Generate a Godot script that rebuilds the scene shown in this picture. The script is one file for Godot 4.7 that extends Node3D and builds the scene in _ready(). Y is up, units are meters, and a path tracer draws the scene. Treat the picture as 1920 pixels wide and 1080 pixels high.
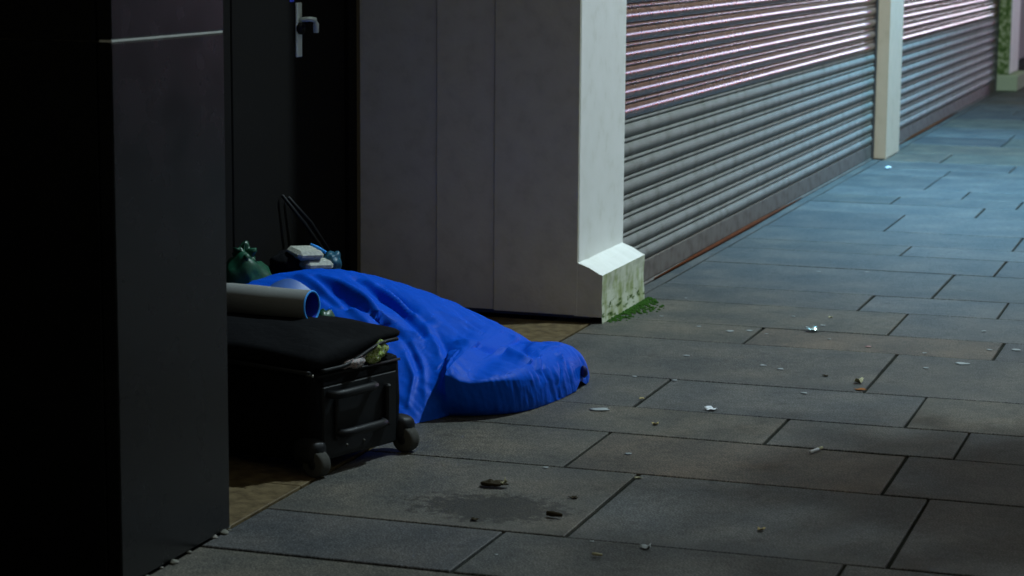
extends Node3D
# A person asleep in a blue sleeping bag in a shop doorway at night.
# Street runs towards -Z, the shop fronts stand along x = -2.3, the camera is 1.4 m above the paving at the origin.

const FACADE := -2.27          # line where the paving meets the doorway floor
const SHUTTER_X := -2.335
const PITCH := 0.0745          # height of one shutter slat
var M := {}
var names := {}
var rng := RandomNumberGenerator.new()


func _ready() -> void:
	rng.seed = 4711
	camera_and_light()
	materials()
	ground_and_paving()
	doorway()
	shop_front()
	opposite_side()
	street_lamps()
	street_tree()
	sleeper()
	suitcase()
	belongings()
	litter()


# ---------------------------------------------------------------- camera, sky, light
func camera_and_light() -> void:
	var cam := Camera3D.new()
	cam.name = "camera"
	var pitch := deg_to_rad(9.002)
	var yaw := deg_to_rad(-18.498)
	var roll := deg_to_rad(0.4317)
	var fw := Vector3(sin(yaw) * cos(pitch), -sin(pitch), -cos(yaw) * cos(pitch))
	var r := Vector3(cos(yaw), 0, sin(yaw))
	var u := r.cross(fw)
	var r2 := r * cos(roll) + u * sin(roll)
	var u2 := -r * sin(roll) + u * cos(roll)
	cam.transform = Transform3D(Basis(r2, u2, -fw), Vector3(0, 1.4, 0))
	cam.fov = 14.772
	cam.far = 400.0
	var ca := CameraAttributesPhysical.new()
	ca.frustum_focal_length = 92.57
	ca.frustum_focus_distance = 6.6
	ca.frustum_near = 0.1
	ca.frustum_far = 400.0
	ca.exposure_aperture = 7.0
	cam.attributes = ca
	add_child(cam)
	cam.current = true

	var env := Environment.new()
	env.background_mode = Environment.BG_SKY
	var sky := Sky.new()
	var sm := ProceduralSkyMaterial.new()
	sm.sky_top_color = lin(0.195, 0.180, 0.130)
	sm.sky_horizon_color = lin(0.340, 0.305, 0.215)
	sm.ground_bottom_color = lin(0.02, 0.02, 0.02)
	sm.ground_horizon_color = lin(0.06, 0.055, 0.05)
	sm.sun_angle_max = 1.0
	sky.sky_material = sm
	env.sky = sky
	env.background_energy_multiplier = 1.0
	env.tonemap_mode = Environment.TONE_MAPPER_LINEAR
	env.tonemap_exposure = 1.0
	env.sdfgi_enabled = true
	env.ssao_enabled = true
	env.ssil_enabled = true
	var we := WorldEnvironment.new()
	we.name = "world_environment"
	we.environment = env
	add_child(we)

	var moon := DirectionalLight3D.new()
	moon.name = "moon"
	moon.light_energy = 0.004
	moon.light_color = Color(0.8, 0.88, 1.0)
	moon.light_angular_distance = 0.5
	moon.shadow_enabled = true
	moon.rotation_degrees = Vector3(-55, 70, 0)
	add_child(moon)


# ---------------------------------------------------------------- helpers
func lin(r: float, g: float, b: float) -> Color:
	return Color(r, g, b).linear_to_srgb()


func mat(key: String, c: Color, rough := 0.8, spec := 0.5, metal := 0.0) -> StandardMaterial3D:
	var m := StandardMaterial3D.new()
	m.resource_name = key
	m.albedo_color = c
	m.roughness = rough
	m.metallic_specular = spec
	m.metallic = metal
	M[key] = m
	return m


func noise_bytes(size: int, freq: float, oct: int, sd: int, kind := FastNoiseLite.TYPE_SIMPLEX_SMOOTH) -> PackedByteArray:
	var n := FastNoiseLite.new()
	n.noise_type = kind
	n.frequency = freq
	n.fractal_octaves = oct
	n.seed = sd
	var im := n.get_seamless_image(size, size)
	im.convert(Image.FORMAT_L8)
	return im.get_data()


# a texture from noise through a ramp of [at, Color] stops
func ramp_tex(size: int, freq: float, oct: int, sd: int, stops: Array, sharp := false) -> ImageTexture:
	var b := noise_bytes(size, freq, oct, sd)
	var lut := []
	for i in 256:
		var t := i / 255.0
		var c: Color = stops[0][1]
		for k in stops.size():
			if t >= stops[k][0]:
				c = stops[k][1]
				if not sharp and k + 1 < stops.size():
					var f: float = (t - stops[k][0]) / (stops[k + 1][0] - stops[k][0])
					c = c.lerp(stops[k + 1][1], clampf(f, 0, 1))
		lut.append(c)
	var out := PackedByteArray()
	out.resize(size * size * 3)
	for i in size * size:
		var c: Color = lut[b[i]]
		out[i * 3] = c.r8
		out[i * 3 + 1] = c.g8
		out[i * 3 + 2] = c.b8
	var im := Image.create_from_data(size, size, false, Image.FORMAT_RGB8, out)
	im.generate_mipmaps()
	return ImageTexture.create_from_image(im)


func grey_tex(size: int, freq: float, oct: int, sd: int) -> ImageTexture:
	var im := Image.create_from_data(size, size, false, Image.FORMAT_L8, noise_bytes(size, freq, oct, sd))
	im.generate_mipmaps()
	return ImageTexture.create_from_image(im)


func triplanar(m: StandardMaterial3D, per_metre: float) -> void:
	m.uv1_triplanar = true
	m.uv1_world_triplanar = true
	m.uv1_scale = Vector3.ONE * per_metre


func relief(m: StandardMaterial3D, t: Texture2D, cm: float) -> void:
	m.heightmap_enabled = true
	m.heightmap_texture = t
	m.heightmap_scale = cm


func materials() -> void:
	var n_soft := grey_tex(512, 0.02, 4, 11)
	var n_fine := grey_tex(512, 0.12, 3, 12)

	# paving: one stone texture of 2 m, six tints
	var size := 1024
	var a := noise_bytes(size, 0.006, 4, 21)
	var b := noise_bytes(size, 0.30, 2, 22)
	var c := noise_bytes(size, 0.05, 4, 23)
	var d := noise_bytes(size, 0.02, 3, 24)
	var px := PackedByteArray()
	px.resize(size * size * 3)
	for i in size * size:
		var v := 0.62 + 0.20 * (a[i] / 255.0 - 0.5) + 0.85 * (b[i] / 255.0 - 0.5) + 0.20 * (c[i] / 255.0 - 0.5)
		if d[i] < 70:
			v *= 0.72 + 0.28 * d[i] / 70.0
		var w := (a[i] / 255.0 - 0.5) * 0.05
		px[i * 3] = clampi(int((v + w) * 255), 0, 255)
		px[i * 3 + 1] = clampi(int(v * 255), 0, 255)
		px[i * 3 + 2] = clampi(int((v - w) * 255), 0, 255)
	var stone_im := Image.create_from_data(size, size, false, Image.FORMAT_RGB8, px)
	stone_im.generate_mipmaps()
	var stone := ImageTexture.create_from_image(stone_im)
	var tints := [[0.189, 0.189, 0.177], [0.220, 0.205, 0.169], [0.195, 0.202, 0.200], [0.237, 0.198, 0.156], [0.164, 0.166, 0.169], [0.233, 0.243, 0.243]]
	for k in tints.size():
		var m := mat("paving_stone_%d" % k, lin(tints[k][0], tints[k][1], tints[k][2]), 0.58, 0.45)
		m.albedo_texture = stone
		relief(m, stone, 0.10)
	# the slab with the dark spill on it
	var st_im: Image = stone_im.duplicate()
	st_im.clear_mipmaps()
	var sp := st_im.get_data()
	var cx := fposmod((-1.74) / 2.0, 1.0) * size
	var cz := fposmod((-5.06) / 2.0, 1.0) * size
	for yy in range(-110, 110):
		for xx in range(-150, 150):
			var ix := posmod(int(cx) + xx, size)
			var iy := posmod(int(cz) + yy, size)
			var i := iy * size + ix
			var dd := sqrt(pow(xx / 120.0, 2) + pow(yy / 80.0, 2))
			var edge := dd + (c[i] / 255.0 - 0.5) * 1.1 + (a[i] / 255.0 - 0.5) * 0.5
			if edge < 0.75:
				var k := 0.42 + 0.45 * (b[i] / 255.0)
				if edge > 0.6:
					k = lerpf(k, 1.0, (edge - 0.6) / 0.15)
				sp[i * 3] = int(sp[i * 3] * k)
				sp[i * 3 + 1] = int(sp[i * 3 + 1] * k * 0.97)
				sp[i * 3 + 2] = int(sp[i * 3 + 2] * k * 0.92)
	var spill := Image.create_from_data(size, size, false, Image.FORMAT_RGB8, sp)
	spill.generate_mipmaps()
	var ms := mat("paving_stone_spill", lin(0.205, 0.192, 0.162), 0.58, 0.5)
	ms.albedo_texture = ImageTexture.create_from_image(spill)
	relief(ms, stone, 0.10)

	var mj := mat("joint_mortar", lin(0.018, 0.020, 0.016), 0.95, 0.3)
	mj.albedo_texture = ramp_tex(512, 0.03, 4, 31, [[0.0, Color(0.55, 0.6, 0.5)], [1.0, Color(1, 1, 1)]])
	triplanar(mj, 1.0)
	var mt := mat("doorway_tile", lin(0.150, 0.110, 0.052), 0.6, 0.4)
	mt.albedo_texture = ramp_tex(512, 0.03, 5, 32, [[0.0, Color(0.62, 0.58, 0.52)], [0.5, Color(0.85, 0.84, 0.82)], [1.0, Color(1, 1, 1)]])
	triplanar(mt, 1.2)
	relief(mt, n_fine, 0.08)

	# polished black granite with pale flecks
	var g := mat("black_granite", lin(0.016, 0.017, 0.020), 0.16, 0.36)
	var gf := noise_bytes(1024, 0.35, 1, 41)
	var gs := noise_bytes(1024, 0.02, 4, 42)
	var gp := PackedByteArray()
	gp.resize(1024 * 1024 * 3)
	for i in 1024 * 1024:
		var v := 0.40 + 0.30 * (gf[i] / 255.0 - 0.5) + 0.14 * (gs[i] / 255.0 - 0.5)
		gp[i * 3] = clampi(int(v * 246), 0, 255)
		gp[i * 3 + 1] = clampi(int(v * 250), 0, 255)
		gp[i * 3 + 2] = clampi(int(v * 255), 0, 255)
	for k in 90:
		var at := rng.randi_range(2, 1021) * 1024 + rng.randi_range(2, 1021)
		var reach := 1 if rng.randf() < 0.75 else 2
		for q in reach:
			for w in reach:
				for ch in 3:
					gp[(at + q * 1024 + w) * 3 + ch] = 255
	var gi := Image.create_from_data(1024, 1024, false, Image.FORMAT_RGB8, gp)
	gi.generate_mipmaps()
	g.albedo_texture = ImageTexture.create_from_image(gi)
	g.albedo_color = lin(0.022, 0.024, 0.027)
	triplanar(g, 0.7)
	g.roughness_texture = ramp_tex(512, 0.015, 4, 43, [[0.0, Color(0.75, 0.75, 0.75)], [1.0, Color(1, 1, 1)]])
	g.roughness = 0.30
	mat("pale_joint", lin(0.45, 0.47, 0.45), 0.7)

	var wall := mat("grey_render", lin(0.80, 0.765, 0.62), 0.85, 0.3)
	wall.albedo_texture = ramp_tex(1024, 0.012, 6, 51, [[0.0, Color(0.93, 0.925, 0.91)], [0.4, Color(0.975, 0.97, 0.965)], [1.0, Color(1, 1, 1)]])
	triplanar(wall, 0.8)
	relief(wall, n_fine, 0.06)
	var wall2 := mat("grey_render_cool", lin(0.75, 0.73, 0.62), 0.85, 0.3)
	wall2.albedo_texture = wall.albedo_texture
	triplanar(wall2, 0.8)
	relief(wall2, n_fine, 0.06)
	mat("bare_concrete", lin(0.24, 0.23, 0.21), 0.9, 0.3)
	var paint := mat("white_paint", lin(0.80, 0.815, 0.79), 0.6, 0.4)
	paint.albedo_texture = ramp_tex(512, 0.015, 5, 52, [[0.0, Color(0.93, 0.93, 0.91)], [0.35, Color(0.98, 0.98, 0.975)], [1.0, Color(1, 1, 1)]])
	triplanar(paint, 0.9)
	relief(paint, n_soft, 0.05)
	var cream := mat("cream_paint", lin(0.70, 0.59, 0.45), 0.6, 0.4)
	cream.albedo_texture = paint.albedo_texture
	triplanar(cream, 0.9)
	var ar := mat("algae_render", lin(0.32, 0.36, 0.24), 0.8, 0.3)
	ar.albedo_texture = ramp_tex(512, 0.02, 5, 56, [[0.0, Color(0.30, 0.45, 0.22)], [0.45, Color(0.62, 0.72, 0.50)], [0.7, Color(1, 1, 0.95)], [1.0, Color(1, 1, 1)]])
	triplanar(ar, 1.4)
	# plinth: white paint overgrown with streaks of algae towards its foot
	var al := mat("algae_paint", Color(1, 1, 1), 0.8, 0.3)
	var streak := noise_bytes(256, 0.022, 5, 53)
	var blot := noise_bytes(256, 0.02, 4, 54)
	var ap := PackedByteArray()
	ap.resize(256 * 256 * 3)
	for y in 256:
		for x in 256:
			var s := streak[(y / 5) * 256 + x] / 255.0
			var bl := blot[y * 256 + x] / 255.0
			var k := clampf((s - 0.55 + 0.55 * bl * (0.35 + 0.65 * y / 255.0)) * 1.5, 0.0, 1.0)
			var col := Color(0.78, 0.80, 0.72).lerp(Color(0.50, 0.56, 0.33), k)
			if bl > 0.62 and y > 150:
				col = col.lerp(Color(0.20, 0.30, 0.09), clampf((bl - 0.62) * 5.0, 0, 1))
			var i := (y * 256 + x) * 3
			ap[i] = col.r8
			ap[i + 1] = col.g8
			ap[i + 2] = col.b8
	al.albedo_texture = ImageTexture.create_from_image(Image.create_from_data(256, 256, false, Image.FORMAT_RGB8, ap))
	mat("moss", lin(0.030, 0.085, 0.012), 0.95, 0.2)
	mat("moss_dry", lin(0.05, 0.075, 0.018), 0.95, 0.2)

	# shutters: glossy brown slats above, dusty grey ones below
	var su := mat("shutter_brown", lin(0.175, 0.092, 0.072), 0.25, 0.36)
	su.albedo_texture = ramp_tex(512, 0.02, 5, 61, [[0.0, Color(0.72, 0.68, 0.66)], [0.5, Color(0.92, 0.91, 0.9)], [1.0, Color(1, 1, 1)]])
	triplanar(su, 0.7)
	var sl := mat("shutter_dusty", lin(0.235, 0.245, 0.235), 0.62, 0.45)
	sl.albedo_texture = ramp_tex(512, 0.018, 5, 62, [[0.0, Color(0.70, 0.70, 0.66)], [0.42, Color(0.91, 0.915, 0.90)], [1.0, Color(1, 1, 1)]])
	triplanar(sl, 0.7)
	var sr := mat("shutter_rail", lin(0.165, 0.150, 0.135), 0.7, 0.4)
	sr.albedo_texture = su.albedo_texture
	triplanar(sr, 1.1)
	var ru := mat("rust", lin(0.17, 0.052, 0.018), 0.9, 0.2)
	ru.albedo_texture = ramp_tex(512, 0.05, 4, 63, [[0.0, Color(0.5, 0.45, 0.42)], [1.0, Color(1, 1, 1)]])
	triplanar(ru, 2.0)
	mat("guide_rail", lin(0.05, 0.05, 0.05), 0.6, 0.4)

	# door
	mat("door_black", lin(0.007, 0.0065, 0.006), 0.8, 0.2)
	mat("lock_metal", lin(0.74, 0.82, 0.77), 0.5, 0.5, 0.0)
	mat("lock_dark", lin(0.012, 0.012, 0.012), 0.5, 0.4)
	mat("blue_sticker", lin(0.03, 0.05, 0.45), 0.6, 0.4)

	# sleeping bag, luggage
	var nyl := mat("blue_nylon", lin(0.0, 0.092, 0.66), 0.6, 0.22)
	nyl.rim_enabled = false
	nyl.rim = 0.05
	nyl.rim_tint = 0.35
	nyl.roughness_texture = ramp_tex(512, 0.03, 4, 71, [[0.0, Color(0.75, 0.75, 0.75)], [1.0, Color(1, 1, 1)]])
	nyl.albedo_texture = ramp_tex(512, 0.35, 2, 72, [[0.0, Color(0.86, 0.88, 0.92)], [1.0, Color(1, 1, 1)]])
	triplanar(nyl, 3.0)
	relief(nyl, grey_tex(512, 0.03, 4, 73), 0.06)
	mat("dark_blue_nylon", lin(0.004, 0.010, 0.10), 0.6, 0.4)
	mat("pale_blue_nylon", lin(0.06, 0.15, 0.46), 0.5, 0.5)
	var fab := mat("black_fabric", lin(0.008, 0.0088, 0.011), 0.85, 0.2)
	fab.albedo_texture = ramp_tex(512, 0.30, 2, 74, [[0.0, Color(0.45, 0.46, 0.48)], [1.0, Color(1, 1, 1)]])
	triplanar(fab, 2.5)
	relief(fab, n_soft, 0.2)
	mat("black_plastic", lin(0.010, 0.011, 0.013), 0.5, 0.3)
	mat("tyre_black", lin(0.06, 0.06, 0.055), 0.8, 0.2)
	var hub := mat("worn_grey_plastic", lin(0.20, 0.20, 0.18), 0.7, 0.4)
	hub.albedo_texture = ramp_tex(256, 0.08, 4, 75, [[0.0, Color(0.35, 0.35, 0.32)], [1.0, Color(1, 1, 1)]])
	triplanar(hub, 6.0)
	mat("chrome", lin(0.75, 0.78, 0.78), 0.18, 0.5, 1.0)
	var matg := mat("foam_grey", lin(0.40, 0.42, 0.415), 0.8, 0.35)
	matg.albedo_texture = ramp_tex(512, 0.25, 3, 76, [[0.0, Color(0.6, 0.6, 0.6)], [1.0, Color(1, 1, 1)]])
	triplanar(matg, 3.0)
	mat("foam_blue", lin(0.015, 0.045, 0.50), 0.75, 0.35)
	mat("foam_blue_edge", lin(0.05, 0.34, 0.95), 0.75, 0.35)
	var gb := mat("green_plastic", lin(0.012, 0.13, 0.065), 0.42, 0.5)
	gb.albedo_texture = ramp_tex(256, 0.05, 3, 77, [[0.0, Color(0.5, 0.55, 0.55)], [1.0, Color(1, 1, 1)]])
	triplanar(gb, 4.0)
	var wr := mat("pale_wrapper", lin(0.72, 0.73, 0.66), 0.7, 0.4)
	wr.albedo_texture = ramp_tex(256, 0.05, 4, 78, [[0.0, Color(0.55, 0.57, 0.55)], [1.0, Color(1, 1, 1)]])
	triplanar(wr, 5.0)
	mat("teal_packet", lin(0.02, 0.10, 0.16), 0.4, 0.5)
	var cl := mat("green_white_cloth", Color(1, 1, 1), 0.85, 0.3)
	cl.albedo_texture = ramp_tex(256, 0.05, 2, 79, [[0.0, Color(0.20, 0.27, 0.05)], [0.36, Color(0.55, 0.65, 0.10)], [0.52, Color(0.78, 0.80, 0.78)], [0.66, Color(0.45, 0.55, 0.07)]], true)
	triplanar(cl, 9.0)
	var fl := mat("floral_cloth", Color(1, 1, 1), 0.85, 0.3)
	fl.albedo_texture = ramp_tex(256, 0.07, 2, 80, [[0.0, Color(0.05, 0.22, 0.30)], [0.38, Color(0.72, 0.74, 0.74)], [0.60, Color(0.62, 0.20, 0.22)], [0.70, Color(0.8, 0.8, 0.78)]], true)
	triplanar(fl, 12.0)

	# litter
	mat("gum", lin(0.30, 0.33, 0.34), 0.8, 0.3)
	mat("gum_pink", lin(0.40, 0.24, 0.24), 0.8, 0.3)
	mat("white_paper", lin(0.72, 0.75, 0.80), 0.8, 0.3)
	mat("foil", lin(0.75, 0.92, 0.90), 0.25, 0.5, 0.9)
	mat("yellow_leaf", lin(0.42, 0.34, 0.16), 0.75, 0.35)
	mat("orange_leaf", lin(0.24, 0.085, 0.015), 0.7, 0.35)
	mat("brown_leaf", lin(0.030, 0.022, 0.010), 0.8, 0.3)
	mat("pale_leaf", lin(0.42, 0.40, 0.26), 0.75, 0.35)
	mat("rubble", lin(0.16, 0.16, 0.14), 0.9, 0.2)

	# what stands outside the picture
	mat("brick_far", lin(0.16, 0.10, 0.08), 0.85, 0.3)
	mat("render_far", lin(0.30, 0.29, 0.27), 0.85, 0.3)
	mat("dark_glass", lin(0.02, 0.022, 0.025), 0.08, 0.5)
	mat("lamp_metal", lin(0.08, 0.085, 0.09), 0.45, 0.5, 0.4)
	mat("bark", lin(0.07, 0.055, 0.04), 0.9, 0.2)
	mat("leaf_green", lin(0.05, 0.085, 0.03), 0.7, 0.3)
	for e in [["glow_white", Color(0.90, 0.95, 1.0), 12.0], ["glow_lavender", Color(0.74, 0.74, 1.0), 5.0], ["glow_red", Color(1.0, 0.06, 0.08), 9.0], ["glow_pink", Color(1.0, 0.72, 0.79), 4.0], ["glow_lamp", Color(0.86, 0.97, 1.0), 12.0]]:
		var m := mat(e[0], Color(0.8, 0.8, 0.8), 0.5)
		m.emission_enabled = true
		m.emission = e[1]
		m.emission_energy_multiplier = e[2]


func numbered(called: String) -> String:
	if not names.has(called):
		names[called] = 0
		return called
	names[called] += 1
	return "%s_%03d" % [called, names[called]]


func tag(o: Node3D, label := "", category := "", group := "", kind := "") -> Node3D:
	if label: o.set_meta("label", label)
	if category: o.set_meta("category", category)
	if group: o.set_meta("group", group)
	if kind: o.set_meta("kind", kind)
	return o


func thing(called: String, label: String, category: String, at := Vector3.ZERO, turn := 0.0, group := "") -> Node3D:
	var o := Node3D.new()
	o.name = numbered(called)
	add_child(o)
	o.position = at
	o.rotation.y = turn
	tag(o, label, category, group)
	return o


func part(called: String, mesh: Mesh, m: Material, parent: Node3D, at := Vector3.ZERO, rot := Vector3.ZERO) -> MeshInstance3D:
	var o := MeshInstance3D.new()
	o.mesh = mesh
	o.material_override = m
	o.name = numbered(called) if parent == self else called
	parent.add_child(o, true)
	o.position = at
	o.rotation = rot
	return o


func tri(st: SurfaceTool, a: Vector3, b: Vector3, c: Vector3, out: Vector3, uva := Vector2.ZERO, uvb := Vector2.ZERO, uvc := Vector2.ZERO) -> void:
	var n := (c - a).cross(b - a)
	if n.dot(out) < 0:
		var t := b
		b = c
		c = t
		var tu := uvb
		uvb = uvc
		uvc = tu
		n = -n
	n = n.normalized()
	for k in 3:
		st.set_normal(n)
		st.set_uv([uva, uvb, uvc][k])
		st.add_vertex([a, b, c][k])


func quad(st: SurfaceTool, a: Vector3, b: Vector3, c: Vector3, d: Vector3, out: Vector3) -> void:
	tri(st, a, b, c, out)
	tri(st, a, c, d, out)


func begin() -> SurfaceTool:
	var st := SurfaceTool.new()
	st.begin(Mesh.PRIMITIVE_TRIANGLES)
	return st


# a box from corner lo to corner hi with chamfered edges
func put_box(st: SurfaceTool, lo: Vector3, hi: Vector3, ch := 0.004) -> void:
	var c := (lo + hi) / 2.0
	var h := (hi - lo) / 2.0
	ch = minf(ch, minf(h.x, minf(h.y, h.z)) * 0.9)
	for ax in 3:
		var u := (ax + 1) % 3
		var v := (ax + 2) % 3
		for s in [-1.0, 1.0]:
			var p := []
			for k in [[-1, -1], [1, -1], [1, 1], [-1, 1]]:
				var q := Vector3.ZERO
				q[ax] = s * h[ax]
				q[u] = k[0] * (h[u] - ch)
				q[v] = k[1] * (h[v] - ch)
				p.append(c + q)
			var o := Vector3.ZERO
			o[ax] = s
			quad(st, p[0], p[1], p[2], p[3], o)
			# edge between face (ax, s) and face (u, t)
			for t in [-1.0, 1.0]:
				var e := []
				for k in [-1.0, 1.0]:
					var q1 := Vector3.ZERO
					q1[ax] = s * h[ax]
					q1[u] = t * (h[u] - ch)
					q1[v] = k * (h[v] - ch)
					var q2 := q1
					q2[ax] = s * (h[ax] - ch)
					q2[u] = t * h[u]
					e.append([c + q1, c + q2])
				var oo := Vector3.ZERO
				oo[ax] = s
				oo[u] = t
				quad(st, e[0][0], e[0][1], e[1][1], e[1][0], oo)
	for sx in [-1.0, 1.0]:
		for sy in [-1.0, 1.0]:
			for sz in [-1.0, 1.0]:
				var a := c + Vector3(sx * h.x, sy * (h.y - ch), sz * (h.z - ch))
				var b := c + Vector3(sx * (h.x - ch), sy * h.y, sz * (h.z - ch))
				var d := c + Vector3(sx * (h.x - ch), sy * (h.y - ch), sz * h.z)
				tri(st, a, b, d, Vector3(sx, sy, sz))


func box(lo: Vector3, hi: Vector3, ch := 0.004) -> ArrayMesh:
	var st := begin()
	put_box(st, Vector3(minf(lo.x, hi.x), minf(lo.y, hi.y), minf(lo.z, hi.z)), Vector3(maxf(lo.x, hi.x), maxf(lo.y, hi.y), maxf(lo.z, hi.z)), ch)
	return st.commit()


# smooth sheet through a grid of points
func sheet(grid: Array, closed_u := false) -> ArrayMesh:
	var st := begin()
	put_sheet(st, grid, closed_u, 0)
	st.generate_normals()
	return st.commit()


func put_sheet(st: SurfaceTool, grid: Array, closed_u: bool, first: int) -> int:
	var nu := grid.size()
	var nv: int = grid[0].size()
	st.set_smooth_group(0)
	for i in nu:
		for j in nv:
			st.set_uv(Vector2(float(i) / (nu - 1), float(j) / (nv - 1)))
			st.add_vertex(grid[i][j])
	for i in (nu if closed_u else nu - 1):
		var i2 := (i + 1) % nu
		for j in nv - 1:
			for k in [i * nv + j, i2 * nv + j, i2 * nv + j + 1, i * nv + j, i2 * nv + j + 1, i * nv + j + 1]:
				st.add_index(first + k)
	return first + nu * nv


# a tube along points, radius per point, with round ends
func tube(points: Array, radii: Array, sides := 10) -> ArrayMesh:
	var pts := points.duplicate()
	var rr := radii.duplicate()
	pts.push_front(pts[0])
	rr.push_front(0.0001)
	pts.push_back(pts[-1])
	rr.push_back(0.0001)
	var grid := []
	for i in sides:
		grid.append([])
	for k in pts.size():
		var p: Vector3 = pts[k]
		var q0: Vector3 = pts[maxi(k - 1, 0)]
		var q1: Vector3 = pts[mini(k + 1, pts.size() - 1)]
		var t := (q1 - q0).normalized()
		if t.length() < 0.5:
			t = Vector3.UP
		var e := t.cross(Vector3.UP if absf(t.y) < 0.9 else Vector3.RIGHT).normalized()
		var f := t.cross(e)
		for i in sides:
			var an := TAU * i / sides
			grid[i].append(p + (e * cos(an) + f * sin(an)) * rr[k])
	return sheet(grid, true)


# an uneven rounded lump of the given half sizes, resting on y = 0
func blob(half: Vector3, bump: float, freq: float, sd: int, flat := 0.0, nu := 28, nv := 18, power := 1.0) -> ArrayMesh:
	var n := FastNoiseLite.new()
	n.seed = sd
	n.frequency = freq
	n.fractal_octaves = 3
	var grid := []
	for i in nu:
		var row := []
		for j in nv + 1:
			var a := TAU * i / nu
			var b := PI * (float(j) / nv - 0.5)
			var d := Vector3(cos(b) * cos(a), sin(b), cos(b) * sin(a))
			var e := Vector3(signf(d.x) * pow(absf(d.x), power), signf(d.y) * pow(absf(d.y), power), signf(d.z) * pow(absf(d.z), power))
			var p := e * half
			p += d * n.get_noise_3dv(p) * bump
			p.y = maxf(p.y, -half.y * (1.0 - flat)) + half.y * (1.0 - flat)
			row.append(p)
		grid.append(row)
	return sheet(grid, true)


# ---------------------------------------------------------------- ground
func slab_mesh(x0: float, x1: float, z0: float, z1: float) -> ArrayMesh:
	# top with softened, slightly irregular arrises; texture runs on from slab to slab
	var st := begin()
	var y := rng.randf_range(-0.0009, 0.0009)
	var tx := rng.randf_range(-0.0006, 0.0006)
	var tz := rng.randf_range(-0.0006, 0.0006)
	var c := []
	var o := []
	var mx := (x0 + x1) / 2
	var mz := (z0 + z1) / 2
	for k in [[x0, z0, 1, 1], [x1, z0, -1, 1], [x1, z1, -1, -1], [x0, z1, 1, -1]]:
		var j := Vector3(rng.randf_range(0, 0.004), 0, rng.randf_range(0, 0.004))
		var p := Vector3(k[0] + k[2] * j.x, 0, k[1] + k[3] * j.z)
		p.y = y + tx * signf(p.x - mx) + tz * signf(p.z - mz)
		o.append(p + Vector3(0, -0.0015, 0))
		c.append(p + Vector3(k[2] * 0.0022, 0, k[3] * 0.0022))
	var uv := func(p: Vector3) -> Vector2: return Vector2(p.x / 2.0, p.z / 2.0)
	tri(st, c[0], c[1], c[2], Vector3.UP, uv.call(c[0]), uv.call(c[1]), uv.call(c[2]))
	tri(st, c[0], c[2], c[3], Vector3.UP, uv.call(c[0]), uv.call(c[2]), uv.call(c[3]))
	for k in 4:
		var l := (k + 1) % 4
		var out: Vector3 = (o[k] + o[l]) / 2.0 - Vector3(mx, 0, mz)
		tri(st, c[k], c[l], o[l], out + Vector3.UP, uv.call(c[k]), uv.call(c[l]), uv.call(o[l]))
		tri(st, c[k], o[l], o[k], out + Vector3.UP, uv.call(c[k]), uv.call(o[l]), uv.call(o[k]))
		var dn := Vector3(0, -0.03, 0)
		tri(st, o[k], o[l], o[l] + dn, out, uv.call(o[k]), uv.call(o[l]), uv.call(o[l]))
		tri(st, o[k], o[l] + dn, o[k] + dn, out, uv.call(o[k]), uv.call(o[l]), uv.call(o[k]))
	return st.commit()


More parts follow.
